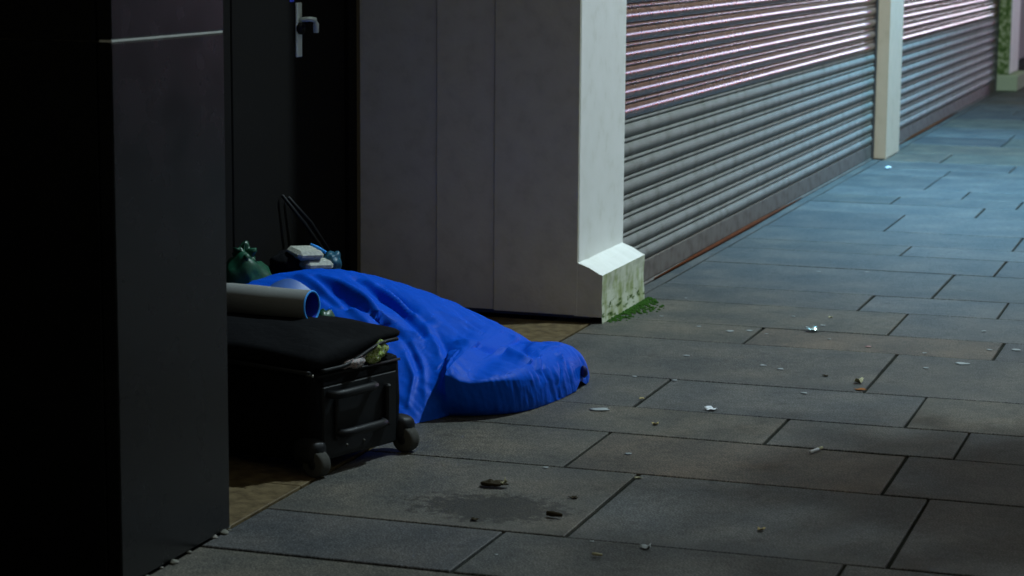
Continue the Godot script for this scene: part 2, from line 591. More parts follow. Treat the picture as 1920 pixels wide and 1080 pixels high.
func ground_and_paving() -> void:
	var g := PlaneMesh.new()
	g.size = Vector2(240, 240)
	var go := part("ground", g, M.joint_mortar, self, Vector3(0, -0.0065, -60))
	tag(go, "dark mortar bed under the paving slabs", "", "", "structure")

	var pave := Node3D.new()
	pave.name = "pavement"
	add_child(pave)
	tag(pave, "grey stone slab paving of the street", "", "", "structure")
	# courses cross the street; [far z, joints between slabs from the shop fronts outwards, tint per slab]
	var courses := [
		[-3.40, [], []], [-3.95, [], []],
		[-4.50, [-1.10], [1, 4]], [-4.865, [-1.643], [4, 0]],
		[-5.53, [-1.491], [6, 2]], [-5.985, [-1.702, -0.854], [1, 3, 4]],
		[-6.34, [-1.257, -0.731], [1, 0, 4]], [-6.80, [-1.733, -0.919], [0, 2, 1]],
		[-7.49, [-1.116], [0, 0]], [-7.84, [-1.655], [1, 3]],
		[-8.33, [-1.208], [1, 2]], [-8.73, [-1.40, -0.876], [0, 5, 2]],
		[-9.40, [-1.175], [2, 0]], [-9.88, [-1.01], [2, 4]],
		[-10.22, [-1.477], [0, 5]], [-10.70, [-1.02], [2, 4]],
		[-11.40, [-1.683], [4, 5]], [-11.83, [-1.33], [5, 2]],
		[-12.20, [-1.83, -1.17], [0, 2, 0]], [-12.585, [-1.5], [5, 2]],
		[-13.35, [-1.76], [2, 5]], [-13.70, [-1.755], [5, 2]],
	]
	var z := -13.70
	while z > -25.0:
		z -= rng.randf_range(0.36, 0.68)
		courses.append([z, [rng.randf_range(-1.9, -1.3)], []])
	var near := -2.85
	for c in courses:
		var js: Array = c[1].duplicate()
		js.push_front(FACADE + 0.003)
		var x: float = js[-1] if js.size() > 1 else FACADE
		while x < 0.7:
			x += rng.randf_range(0.62, 1.0)
			js.append(x)
		for k in js.size() - 1:
			var t: int = c[2][k] if k < c[2].size() else rng.randi_range(0, 5)
			var m: Material = M.paving_stone_spill if t == 6 else M["paving_stone_%d" % t]
			part("slab", slab_mesh(js[k] + 0.003, js[k + 1] - 0.003, c[0] + 0.003, near - 0.003), m, pave)
		near = c[0]
	# the rest of the street, past the slabs that can be told apart
	var rest := StandardMaterial3D.new()
	rest = M.paving_stone_0.duplicate()
	rest.uv1_triplanar = true
	rest.uv1_world_triplanar = true
	rest.uv1_scale = Vector3.ONE * 0.5
	var so := part("street", box(Vector3(1.75, -0.1, -110), Vector3(5.8, -0.002, 12), 0.002), rest, self)
	tag(so, "plain stone paved middle of the street", "", "", "structure")
	var sf := part("far_pavement", box(Vector3(FACADE, -0.1, -110), Vector3(1.74, -0.002, -25.9), 0.002), rest, self)
	tag(sf, "stone paving further down the street", "", "", "structure")
	var sn := part("near_pavement", box(Vector3(-3.3, -0.1, -2.84), Vector3(1.74, -0.002, 12), 0.002), rest, self)
	tag(sn, "stone paving before the doorway", "", "", "structure")

	var th := part("shop_threshold", box(Vector3(-2.42, -0.1, -25.8), Vector3(-2.2705, -0.001, -7.71), 0.002), rest, self)
	tag(th, "stone strip along the foot of the shutters", "", "", "structure")
	var fl := Node3D.new()
	fl.name = "doorway_floor"
	add_child(fl)
	tag(fl, "brown tiled floor of the doorway", "", "", "structure")
	var zz := -4.66
	while zz > -7.69:
		var z2 := maxf(zz - 0.435, -7.695)
		for k in 2:
			var xa := -2.272 - k * 0.465
			part("tile", box(Vector3(xa - 0.462, -0.03, z2 + 0.0015), Vector3(xa, 0.002, zz - 0.0015), 0.002), M.doorway_tile, fl)
		zz = z2


# ---------------------------------------------------------------- the doorway
func doorway() -> void:
	# black granite column: near side of the doorway
	var col := thing("granite_column", "polished black granite column at the near side of the doorway", "column", Vector3(-2.26, 0, -4.4))
	var seams := [0.0, 1.178, 2.4, 3.0]
	for k in 3:
		var y0: float = seams[k] + (0.004 if k == 0 else 0.003)
		part("granite_panel", box(Vector3(-0.035, y0, -0.255), Vector3(0, seams[k + 1] - 0.003, 0.275), 0.003), M.black_granite, col)
		part("granite_panel", box(Vector3(-0.94, y0 - 0.003, 0.24), Vector3(-0.037, seams[k + 1] - 0.0035, 0.275), 0.001), M.black_granite, col)
		part("granite_panel", box(Vector3(-0.94, y0, -0.255), Vector3(-0.037, seams[k + 1] - 0.003, -0.22), 0.003), M.black_granite, col)
	part("core", box(Vector3(-0.93, 0.0, -0.218), Vector3(-0.04, 3.0, 0.238), 0.002), M.bare_concrete, col)
	part("joint", box(Vector3(-0.030, 1.1755, -0.252), Vector3(-0.0012, 1.1805, 0.2725), 0.0005), M.pale_joint, col)
	for k in 9:
		var sz := rng.randf_range(0.004, 0.012)
		var zk := rng.randf_range(-0.27, 0.2)
		var r := part("mortar_crumb", blob(Vector3(sz, sz * 0.5, sz), sz * 0.6, 60.0, 700 + k, 0.3, 8, 6), M.rubble if k % 3 else M.bare_concrete, col, Vector3(rng.randf_range(0.0, 0.014), 0.0, zk))
		r.rotation.y = k

	# the door and its frame, at the back of the recess
	var door := thing("entrance_door", "black door with a pale metal lock plate at the back of the doorway", "door", Vector3(-3.2, 0, -7.0))
	part("door_leaf", box(Vector3(-0.045, 0.012, -0.60), Vector3(0, 2.1, 0.35), 0.004), M.door_black, door)
	part("door_leaf", box(Vector3(-0.045, 0.012, 0.358), Vector3(0, 2.1, 1.30), 0.004), M.door_black, door)
	for zz in [-0.69, 1.31]:
		part("door_frame", box(Vector3(-0.05, 0.0, zz), Vector3(0.012, 2.16, zz + 0.075), 0.004), M.door_black, door)
	part("door_frame", box(Vector3(-0.05, 2.115, -0.61), Vector3(0.012, 2.19, 1.30), 0.004), M.door_black, door)
	part("kick_plate", box(Vector3(0, 0.03, -0.55), Vector3(0.004, 0.22, 0.32), 0.002), M.lock_dark, door)
	var lz := -0.175
	var plate := part("lock_plate", box(Vector3(0, 0.975, lz - 0.026), Vector3(0.008, 1.165, lz + 0.020), 0.003), M.lock_metal, door)
	plate.set_meta("label", "pale metal lock plate")
	part("lock_cylinder", tube([Vector3(0.006, 1.075, lz), Vector3(0.022, 1.075, lz)], [0.021, 0.021], 14), M.lock_dark, door)
	part("door_handle", tube([Vector3(0.008, 1.105, lz - 0.005), Vector3(0.045, 1.108, lz - 0.010), Vector3(0.052, 1.105, lz - 0.032), Vector3(0.052, 1.090, lz - 0.045), Vector3(0.050, 1.060, lz - 0.048)], [0.009, 0.009, 0.010, 0.011, 0.010], 10), M.lock_metal, door)
	part("sticker", box(Vector3(0, 1.168, lz + 0.03), Vector3(0.002, 1.20, lz + 0.065), 0.0005), M.blue_sticker, door)

	# back wall of the recess beside the door, ceiling
	var bw := part("doorway_back_wall", box(Vector3(-3.5, 0, -5.615), Vector3(-3.2, 3.0, -4.66), 0.003), M.door_black, self)
	tag(bw, "dark panelled wall beside the black door", "wall", "", "structure")
	var bt := part("doorway_back_lintel", box(Vector3(-3.5, 2.2, -7.70), Vector3(-3.2, 3.0, -5.62), 0.003), M.door_black, self)
	tag(bt, "dark panel above the black door", "wall", "", "structure")
	var be := part("doorway_back_core", box(Vector3(-3.6, 0, -7.70), Vector3(-3.26, 2.19, -5.62), 0.003), M.bare_concrete, self)
	tag(be, "dark shell behind the door", "wall", "", "structure")
	var ce := part("doorway_ceiling", box(Vector3(-3.5, 3.003, -7.70), Vector3(-2.2, 3.2, -4.1), 0.003), M.grey_render, self)
	tag(ce, "flat ceiling over the doorway", "", "", "structure")

	# far side of the doorway: rendered wall in two bays
	var w := thing("doorway_wall", "grey rendered wall at the far side of the doorway", "wall", Vector3(-2.9, 0, -7.7))
	part("wall_bay", box(Vector3(0.0225, 0.028, -0.6), Vector3(0.2495, 3.0, -0.006), 0.002), M.grey_render, w)
	part("wall_bay", box(Vector3(-0.2875, 0.028, -0.6), Vector3(0.0205, 3.0, -0.014), 0.002), M.grey_render_cool, w)
	part("recessed_base", box(Vector3(-0.28, 0.0, -0.6), Vector3(0.60, 0.0235, -0.085), 0.001), M.bare_concrete, w)


func plinth_mesh(x_back: float, x_front: float, x_shaft: float, y_front: float, y_back: float, z0: float, z1: float, cap: bool) -> ArrayMesh:
	# block with a weathered, sloping top and a slightly battered face
	var st := begin()
	var n := FastNoiseLite.new()
	n.seed = 90
	n.frequency = 9.0
	var cell := func(p: Vector3) -> Vector3: return p + Vector3(1, 0.5, 0.0) * n.get_noise_3dv(p) * 0.004
	var nz := 14
	var prof := []
	for k in 9:
		prof.append([x_front - 0.004 * sin(k / 8.0 * 3.0), y_front * k / 8.0, k / 8.0])
	prof.append([x_front - 0.012, y_front + 0.004, 1.0])
	prof.append([lerpf(x_front, x_shaft, 0.55), lerpf(y_front, y_back, 0.55), 1.0])
	prof.append([x_shaft - 0.01, y_back, 1.0])
	for i in nz:
		for k in prof.size() - 1:
			var p := []
			for q in [[i, k], [i + 1, k], [i + 1, k + 1], [i, k + 1]]:
				var zz := lerpf(z0, z1, float(q[0]) / nz)
				p.append([cell.call(Vector3(prof[q[1]][0], prof[q[1]][1], zz)), Vector2(float(q[0]) / nz, 1.0 - prof[q[1]][2])])
			if (k >= 8) != cap:
				continue
			tri(st, p[0][0], p[1][0], p[2][0], Vector3(1, 1, 0), p[0][1], p[1][1], p[2][1])
			tri(st, p[0][0], p[2][0], p[3][0], Vector3(1, 1, 0), p[0][1], p[2][1], p[3][1])
	return st.commit()


func plinth_side(x_back: float, x_front: float, x_shaft: float, y_front: float, y_back: float, z: float, out: float) -> ArrayMesh:
	var st := begin()
	var n := FastNoiseLite.new()
	n.seed = 90
	n.frequency = 9.0
	var cell := func(p: Vector3) -> Vector3: return p + Vector3(1, 0.5, 0.0) * n.get_noise_3dv(p) * 0.004
	var prof := [Vector3(x_shaft - 0.01, y_back, z)]
	prof.append(Vector3(lerpf(x_front, x_shaft, 0.55), lerpf(y_front, y_back, 0.55), z))
	prof.append(Vector3(x_front - 0.012, y_front + 0.004, z))
	for k in range(8, -1, -1):
		prof.append(Vector3(x_front - 0.004 * sin(k / 8.0 * 3.0), maxf(y_front * k / 8.0, 0.024), z))
	var c := Vector3(x_back, 0.024, z)
	var c2 := Vector3(x_back, y_back, z)
	tri(st, c, c2, cell.call(prof[0]), Vector3(0, 0, out))
	for k in prof.size() - 1:
		tri(st, c, cell.call(prof[k]), cell.call(prof[k + 1]), Vector3(0, 0, out))
	return st.commit()


# ---------------------------------------------------------------- shutters and pilasters
func slat_mesh(length: float) -> ArrayMesh:
	# curved slat with an interlocking bead; runs along -Z from 0
	var prof := []
	for k in 9:
		var t := k / 8.0
		prof.append(Vector2(0.0098 * pow(sin(PI * t), 0.85), 0.0015 + 0.0515 * t))
	prof.append(Vector2(-0.004, 0.0545))
	for k in 5:
		var t := k / 4.0
		prof.append(Vector2(0.0045 * sin(PI * t), 0.0565 + 0.0145 * t))
	prof.append(Vector2(-0.005, PITCH - 0.0008))
	var st := begin()
	st.set_smooth_group(-1)
	for k in prof.size() - 1:
		var a: Vector2 = prof[k]
		var b: Vector2 = prof[k + 1]
		# smooth normals within the two curved parts
		var na := Vector3.ZERO
		var nb := Vector3.ZERO
		var fl := (b - a).orthogonal().normalized()
		fl = -fl if fl.x < 0 else fl
		na = Vector3(fl.x, fl.y, 0)
		nb = na
		var inside := func(i: int) -> bool: return (i > 0 and i < 8) or (i > 10 and i < 14)
		if inside.call(k):
			var f0: Vector2 = (a - prof[k - 1]).orthogonal().normalized()
			f0 = -f0 if f0.x < 0 else f0
			na = (na + Vector3(f0.x, f0.y, 0)).normalized()
		if inside.call(k + 1):
			var f1: Vector2 = (prof[k + 2] - b).orthogonal().normalized()
			f1 = -f1 if f1.x < 0 else f1
			nb = (nb + Vector3(f1.x, f1.y, 0)).normalized()
		var v := [[Vector3(a.x, a.y, 0), na], [Vector3(b.x, b.y, 0), nb], [Vector3(b.x, b.y, -length), nb], [Vector3(a.x, a.y, 0), na], [Vector3(b.x, b.y, -length), nb], [Vector3(a.x, a.y, -length), na]]
		var nn: Vector3 = (v[2][0] - v[0][0]).cross(v[1][0] - v[0][0])
		if nn.x < 0:
			v = [v[0], v[2], v[1], v[3], v[5], v[4]]
		for q in v:
			st.set_normal(q[1])
			st.set_uv(Vector2(-q[0].z, q[0].y))
			st.add_vertex(q[0])
	return st.commit()


func shutter(label: String, z0: float, z1: float) -> void:
	var t := thing("roller_shutter", label, "shutter", Vector3(SHUTTER_X, 0, z0), 0.0, "closed roller shutters along the shop fronts")
	var length := z0 - z1
	var mesh := slat_mesh(length)
	var y := 0.697 - 8 * PITCH
	for k in 33:
		var s := part("slat", mesh, M.shutter_dusty if k < 8 else M.shutter_brown, t, Vector3(rng.randf_range(-0.0012, 0.0012), y + k * PITCH, 0))
		s.rotation.z = rng.randf_range(-0.012, 0.012)
	part("bottom_rail", box(Vector3(-0.012, 0.012, -length + 0.01), Vector3(0.006, y - 0.002, -0.01), 0.003), M.shutter_rail, t)
	part("sill", box(Vector3(-0.01, 0.0, -length + 0.03), Vector3(0.014, 0.010, -0.03), 0.003), M.shutter_rail, t)
	part("rusty_edge", tube([Vector3(0.014, 0.006, -0.5), Vector3(0.016, 0.008, -1.3), Vector3(0.016, 0.008, -2.4), Vector3(0.014, 0.006, -3.6)], [0.003, 0.009, 0.012, 0.003], 8), M.rust, t)
	part("backing", box(Vector3(-0.05, 0.0, -length), Vector3(-0.02, 2.7, 0), 0.002), M.bare_concrete, t)
	part("guide_rail", box(Vector3(-0.012, 0.0, -length - 0.02), Vector3(0.016, 2.6, -length + 0.035), 0.003), M.guide_rail, t)


func shop_front() -> void:
	shutter("brown roller shutter closed between the white pilaster with a mossy plinth and the cream post", -8.285, -14.23)
	shutter("brown roller shutter closed beyond the cream post", -14.80, -21.13)

	# white pilaster with plinth
	var p := thing("pilaster", "white painted pilaster with a mossy plinth beside the doorway", "pilaster", Vector3(0, 0, 0))
	part("shaft", box(Vector3(-2.6475, 0.215, -8.30), Vector3(-2.320, 3.0, -7.700), 0.004), M.white_paint, p).set_meta("label", "white painted shaft")
	part("plinth_face", plinth_mesh(-2.62, -2.226, -2.320, 0.180, 0.226, -7.6975, -8.285, false), M.algae_paint, p).set_meta("label", "plinth face streaked with green algae")
	part("plinth_cap", plinth_mesh(-2.62, -2.226, -2.320, 0.180, 0.226, -7.6975, -8.285, true), M.white_paint, p)
	part("plinth_cheek", plinth_side(-2.335, -2.226, -2.320, 0.180, 0.226, -7.6975, 1.0), M.grey_render, p)
	part("plinth_cheek", plinth_side(-2.62, -2.226, -2.320, 0.180, 0.226, -8.285, -1.0), M.algae_paint, p)
	part("shaft_side", box(Vector3(-2.6470, 0.026, -7.90), Vector3(-2.3225, 3.0, -7.6965), 0.002), M.grey_render, p)

	var q := thing("shop_post", "plain cream painted post between two shutters", "post", Vector3(-2.245, 0, -14.25))
	part("shaft", box(Vector3(-0.14, 0.0, -0.555), Vector3(0, 2.9, 0.0), 0.006), M.cream_paint, q)
	part("corner_bead", box(Vector3(-0.006, 0.0, -0.012), Vector3(0.0015, 2.9, 0.0015), 0.001), M.cream_paint, q)

	var r := thing("pilaster", "white pilaster with a green stained block foot at the far end of the shutters", "pilaster", Vector3(0, 0, 0))
	part("shaft", box(Vector3(-2.62, 0.16, -21.9), Vector3(-2.205, 2.9, -21.16), 0.008), M.white_paint, r)
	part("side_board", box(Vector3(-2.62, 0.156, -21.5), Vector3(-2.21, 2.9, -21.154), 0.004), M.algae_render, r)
	part("plinth", box(Vector3(-2.6, 0.0, -21.95), Vector3(-2.13, 0.155, -21.145), 0.012), M.algae_paint, r)

	# upper storeys over the shop fronts
	var b := thing("shop_terrace", "dark brick upper storeys over the shuttered shops", "building", Vector3(-2.3, 0, -15))
	part("fascia", box(Vector3(-0.5, 2.905, -9.0), Vector3(0.06, 3.6, 7.29), 0.01), M.render_far, b)
	part("wall", box(Vector3(-6.0, 3.61, -30.0), Vector3(-0.02, 9.5, 11.5), 0.01), M.brick_far, b)
	part("roof", box(Vector3(-6.2, 9.51, -30.2), Vector3(0.15, 9.75, 11.7), 0.02), M.lamp_metal, b)
	for k in 9:
		part("window", box(Vector3(-0.06, 4.7, 7.2 - k * 3.6), Vector3(-0.012, 6.4, 8.3 - k * 3.6), 0.005), M.dark_glass, b)
	part("shop_wall", box(Vector3(-6.0, 0.0, -30.0), Vector3(-0.4, 2.9, -6.92), 0.01), M.render_far, b)
	part("shop_wall", box(Vector3(-6.0, 0.0, -6.9), Vector3(-0.4, 2.9, 6.6), 0.01), M.bare_concrete, b)
	# the next shop on this side, nearer than the column
	var s := thing("dark_shop", "unlit glass shop front beside the granite column", "shop", Vector3(-3.3, 0, -4.0))
	part("stall_riser", box(Vector3(-0.2, 0, 0.0), Vector3(0, 0.5, 8.0), 0.01), M.black_granite, s)
	part("window_pane", box(Vector3(-0.12, 0.505, 0.0), Vector3(-0.1, 2.7, 8.0), 0.004), M.dark_glass, s)
	part("wall", box(Vector3(-3.0, 0, -0.1), Vector3(-0.25, 9.5, 8.0), 0.01), M.bare_concrete, s)

	# moss along the foot of the plinth
	var mo := begin()
	var first := 0
	for k in 420:
		var t := pow(rng.randf(), 0.8)
		var zz := lerpf(-7.74, -8.33, t)
		var wdt := 0.02 + 0.10 * sin(PI * clampf(t * 0.9 + 0.1, 0, 1)) * (0.6 + 0.4 * t)
		var c := Vector3(-2.224 + rng.randf() * rng.randf() * wdt * 1.3, 0.0, zz)
		var s2 := rng.randf_range(0.003, 0.009)
		var grid := []
		for i in 7:
			var row := []
			for j in 5:
				var a := TAU * i / 7
				var bb := PI * (j / 4.0 - 0.5)
				var jig := rng.randf_range(0.75, 1.25)
				row.append(c + Vector3(cos(bb) * cos(a) * s2 * jig, maxf(sin(bb) * s2 * 0.7 * jig, -0.004), cos(bb) * sin(a) * s2 * jig))
			grid.append(row)
		first = put_sheet(mo, grid, true, first)
	mo.generate_normals()
	var moss := part("moss", mo.commit(), M.moss, self)
	tag(moss, "green moss growing along the foot of the white plinth", "moss", "", "stuff")


# ---------------------------------------------------------------- across the street (outside the picture; lights the shutters)
func area_light(called: String, parent: Node3D, at: Vector3, size: Vector2, c: Color, energy: float) -> void:
	var l := AreaLight3D.new()
	l.name = called
	l.area_size = size
	l.light_color = c
	l.light_energy = energy
	l.shadow_enabled = true
	parent.add_child(l, true)
	l.position = at
	l.rotation.y = PI / 2   # shines towards -X
	l.set("area_range", 120.0)


func opposite_shop(label: String, z0: float, z1: float, wall: Material, panes: Array) -> void:
	var b := thing("opposite_building", label, "building", Vector3(5.8, 0, z0))
	var length := z0 - z1
	part("wall", box(Vector3(0.0, 0.0, -length + 0.005), Vector3(6.0, 9.0, 0), 0.01), wall, b)
	part("roof", box(Vector3(-0.1, 9.003, -length + 0.005), Vector3(6.0, 9.2, 0), 0.02), M.lamp_metal, b)
	var n := int(length / 3.5)
	for k in n:
		part("window", box(Vector3(-0.02, 4.8, -length * (k + 0.7) / n), Vector3(0.0 - 0.002, 6.6, -length * (k + 0.3) / n), 0.004), M.dark_glass, b)
	for p in panes:
		# [part name, glow, z from, z to, y from, y to, light colour, light energy]
		part(p[0], box(Vector3(-0.06, p[4], p[3] - z0), Vector3(-0.003, p[5], p[2] - z0), 0.004), M[p[1]], b)
		if p[7] > 0.0:
			area_light(p[0] + "_light", b, Vector3(-0.08, (p[4] + p[5]) / 2.0, (p[2] + p[3]) / 2.0 - z0), Vector2(p[2] - p[3], p[5] - p[4]), p[6], p[7])


func opposite_side() -> void:
	opposite_shop("unlit rendered building across the street from the doorway", 10.0, -24.0, M.render_far, [
		["shop_window", "dark_glass", 2.0, -6.0, 0.5, 2.7, Color.WHITE, 0.0],
		["shop_window", "dark_glass", -10.0, -18.0, 0.5, 2.7, Color.WHITE, 0.0]])
	opposite_shop("brick building with a lavender lit window and a red neon sign", -24.0, -49.0, M.brick_far, [
		["lit_window", "glow_lavender", -37.0, -48.0, 0.7, 3.4, Color(0.74, 0.74, 1.0), 40.0],
		["neon_strip", "glow_red", -37.0, -44.0, 0.12, 0.55, Color(1.0, 0.06, 0.08), 9.0]])
	opposite_shop("bright white lit shop in a rendered building", -49.0, -64.0, M.render_far, [
		["lit_window", "glow_white", -49.5, -60.0, 0.4, 2.9, Color(0.90, 0.95, 1.0), 145.0],
		["lit_sign", "glow_white", -50.0, -60.0, 3.1, 3.8, Color(0.93, 0.95, 1.0), 12.0]])
	opposite_shop("shop with a wide pink lit window down the street", -64.0, -100.0, M.brick_far, [
		["lit_window", "glow_pink", -68.0, -96.0, 0.4, 3.4, Color(1.0, 0.68, 0.76), 75.0]])


func lamp_light(called: String, parent: Node3D, at: Vector3, c: Color, energy: float, size: float) -> void:
	var l := OmniLight3D.new()
	l.name = called
	l.light_color = c
	l.light_energy = energy
	l.light_size = size
	l.omni_range = 80.0
	l.omni_attenuation = 2.0
	l.shadow_enabled = true
	parent.add_child(l, true)
	l.position = at


func street_lamps() -> void:
	# post lamp in the street: the light that falls into the doorway
	var a := thing("street_lamp", "tall cool white street lamp standing in the street", "street lamp", Vector3(2.6, 0, -10.0))
	part("post", tube([Vector3(0, 0, 0), Vector3(0, 1.4, 0), Vector3(0, 8.3, 0)], [0.10, 0.07, 0.045], 14), M.lamp_metal, a)
	part("arm", tube([Vector3(0, 8.25, 0), Vector3(-0.5, 8.55, 0), Vector3(-1.0, 8.6, 0)], [0.04, 0.03, 0.03], 10), M.lamp_metal, a)
	part("lamp_head", box(Vector3(-1.65, 8.52, -0.16), Vector3(-1.0, 8.64, 0.16), 0.03), M.lamp_metal, a)
	part("lamp_lens", box(Vector3(-1.62, 8.495, -0.13), Vector3(-1.15, 8.517, 0.13), 0.008), M.glow_lamp, a)
	lamp_light("lamp_light", a, Vector3(-1.4, 8.44, 0), Color(0.88, 0.97, 1.0), 82.0, 0.16)
	# lamp on the shop terrace further down: the bluish pool of light on the far paving
	var b := thing("wall_lamp", "bluish white lamp on a bracket over the shutters", "street lamp", Vector3(-2.32, 4.9, -14.6))
	part("bracket", tube([Vector3(0.005, -0.1, 0), Vector3(0.25, 0.15, 0), Vector3(0.55, 0.15, 0)], [0.03, 0.025, 0.025], 10), M.lamp_metal, b)
	part("lamp_head", box(Vector3(0.5, 0.08, -0.16), Vector3(1.05, 0.20, 0.16), 0.03), M.lamp_metal, b)
	part("lamp_lens", box(Vector3(0.56, 0.055, -0.13), Vector3(1.0, 0.077, 0.13), 0.008), M.glow_lamp, b)
	var l := SpotLight3D.new()
	l.name = "lamp_light"
	l.light_color = Color(0.46, 0.81, 1.0)
	l.light_energy = 62.0
	l.light_size = 0.16
	l.spot_range = 60.0
	l.spot_angle = 58.0
	l.spot_angle_attenuation = 0.8
	l.spot_attenuation = 2.0
	l.shadow_enabled = true
	b.add_child(l)
	l.position = Vector3(0.78, 0.0, 0)
	l.rotation.x = -PI / 2


func street_tree() -> void:
	var t := thing("street_tree", "small street tree that shades the paving before the doorway", "tree", Vector3(0.5, 0, -7.1))
	part("trunk", tube([Vector3(0, 0, 0), Vector3(0.02, 1.2, 0.02), Vector3(-0.03, 2.4, 0.0), Vector3(0.0, 3.6, 0.03)], [0.08, 0.06, 0.05, 0.02], 10), M.bark, t)
	var centres := []
	for k in 11:
		var a := k * 2.4
		var e := Vector3(cos(a) * rng.randf_range(0.25, 0.8), rng.randf_range(2.6, 4.0), sin(a) * rng.randf_range(0.25, 0.8))
		centres.append(e)
		part("branch", tube([Vector3(0, e.y - 0.7, 0), e * Vector3(0.55, 1, 0.55) - Vector3(0, 0.25, 0), e], [0.025, 0.016, 0.006], 6), M.bark, t)
	var st := begin()
	for k in 5200:
		var c: Vector3 = centres[k % centres.size()]
		var p := c + Vector3(rng.randfn(), rng.randfn() * 0.7, rng.randfn()) * 0.20
		var u := Vector3(rng.randfn(), rng.randfn() * 0.5, rng.randfn()).normalized() * rng.randf_range(0.03, 0.06)
		var v := u.cross(Vector3(rng.randfn(), rng.randfn(), rng.randfn()).normalized()).normalized() * 0.022
		quad(st, p - u, p + v, p + u, p - v, u.cross(v))
	part("crown", st.commit(), M.leaf_green, t)


# ---------------------------------------------------------------- the sleeping bag
# stations from head to foot: x, z of near edge, z of far edge, height, z of ridge, how far the near side spreads as a skirt
const BAG_STATIONS := [
	[-3.15,-6.30,-6.50,0.03,-6.42,0.6],
	[-3.13,-6.15,-6.65,0.16,-6.42,0.6],
	[-3.09,-6.02,-6.75,0.245,-6.42,0.6],
	[-3.02,-5.95,-6.80,0.300,-6.43,0.7],
	[-2.92,-5.90,-6.85,0.330,-6.44,0.8],
	[-2.80,-5.88,-6.88,0.342,-6.45,0.9],
	[-2.68,-5.87,-6.88,0.330,-6.45,1.0],
	[-2.56,-5.87,-6.86,0.306,-6.45,1.0],
	[-2.44,-5.87,-6.84,0.270,-6.46,1.0],
	[-2.34,-5.87,-6.82,0.231,-6.46,1.0],
	[-2.27,-5.88,-6.80,0.204,-6.46,0.92],
	[-2.235,-5.92,-6.78,0.192,-6.46,0.60],
	[-2.20,-5.965,-6.76,0.178,-6.46,0.0],
	[-2.14,-5.99,-6.75,0.146,-6.46,0.0],
	[-2.08,-6.03,-6.74,0.148,-6.47,0.0],
	[-2.03,-6.09,-6.74,0.144,-6.49,0.0],
	[-2.0,-6.17,-6.72,0.126,-6.51,0.0],
	[-1.978,-6.29,-6.69,0.102,-6.53,0.0],
	[-1.966,-6.40,-6.65,0.072,-6.55,0.0],
	[-1.962,-6.49,-6.61,0.04,-6.56,0.0]]
# folds in the cloth: height (negative: a crease), width, the line it follows
const BAG_FOLDS := [
	[-0.0370138, 0.020608, [-2.675, 0.329, -6.44, -2.55, 0.294, -6.349, -2.456, 0.257, -6.306, -2.365, 0.203, -6.227]],
	[-0.032387, 0.020608, [-2.581, 0.31, -6.419, -2.487, 0.28, -6.374, -2.391, 0.234, -6.307]],
	[-0.01456, 0.0168, [-2.778, 0.333, -6.343, -2.716, 0.315, -6.304, -2.643, 0.285, -6.25, -2.581, 0.258, -6.211, -2.508, 0.22, -6.166]],
	[0.032387, 0.0207, [-2.789, 0.337, -6.363, -2.675, 0.312, -6.319, -2.571, 0.279, -6.269, -2.446, 0.209, -6.178]],
	[-0.0088, 0.032, [-2.913, 0.33, -6.375, -2.789, 0.313, -6.258, -2.695, 0.293, -6.248]],
	[0.0088, 0.022, [-2.894, 0.313, -6.255, -2.862, 0.324, -6.293, -2.789, 0.306, -6.238]],
	[0.0277603, 0.0161, [-2.633, 0.322, -6.429, -2.518, 0.287, -6.361, -2.427, 0.25, -6.317]],
	[0.0132, 0.016, [-2.427, 0.254, -6.337, -2.349, 0.201, -6.237, -2.295, 0.165, -6.173, -2.211, 0.134, -5.977, -2.219, 0.013, -5.984]],
	[-0.0132, 0.018, [-2.349, 0.214, -6.286, -2.279, 0.17, -6.195, -2.186, 0.134, -5.978]],
	[0.0205632, 0.0207, [-2.255, 0.18, -6.238, -2.181, 0.165, -6.255, -2.132, 0.144, -6.332, -2.044, 0.143, -6.233, -1.99, 0.102, -6.243]],
	[-0.0183456, 0.0149, [-2.165, 0.156, -6.495, -2.081, 0.148, -6.348, -2.007, 0.124, -6.236]],
	[0.010296, 0.0138, [-2.095, 0.147, -6.473, -2.02, 0.14, -6.442, -1.975, 0.096, -6.44]],
	[0.007722, 0.0069, [-2.071, 0.147, -6.309, -2.005, 0.12, -6.218, -1.988, 0.083, -6.228]],
	[0.007722, 0.0069, [-2.026, 0.141, -6.326, -1.996, 0.116, -6.27, -1.981, 0.079, -6.271]],
	[-0.007722, 0.0069, [-2.057, 0.147, -6.361, -1.998, 0.116, -6.247, -1.983, 0.075, -6.26]],
	[0.007722, 0.0069, [-1.984, 0.109, -6.386, -1.972, 0.081, -6.374, -1.971, 0.051, -6.351]],
	[-0.020592, 0.0138, [-2.012, 0.135, -6.421, -1.986, 0.112, -6.428]],
	[-0.01287, 0.0092, [-2.382, 0.161, -6.112, -2.32, 0.105, -6.03, -2.301, 0.043, -5.932]],
	[-0.010296, 0.0103, [-2.382, 0.187, -6.169, -2.307, 0.125, -6.074, -2.252, 0.034, -5.944]],
	[0.01287, 0.0115, [-2.437, 0.211, -6.188, -2.373, 0.172, -6.14, -2.32, 0.124, -6.066]],
	[-0.00896, 0.011, [-2.706, 0.33, -6.386, -2.571, 0.297, -6.338, -2.497, 0.263, -6.283]],
	[-0.009009, 0.0115, [-2.334, 0.229, -6.46, -2.249, 0.197, -6.418, -2.17, 0.16, -6.392]],
	[0.0091728, 0.0115, [-2.373, 0.243, -6.408, -2.274, 0.203, -6.386, -2.176, 0.163, -6.356]],
	[0.0176904, 0.0138, [-2.841, 0.337, -6.364, -2.737, 0.315, -6.29, -2.633, 0.271, -6.22]],
	[-0.00896, 0.012, [-2.623, 0.285, -6.259, -2.54, 0.249, -6.212, -2.487, 0.224, -6.186]],
]


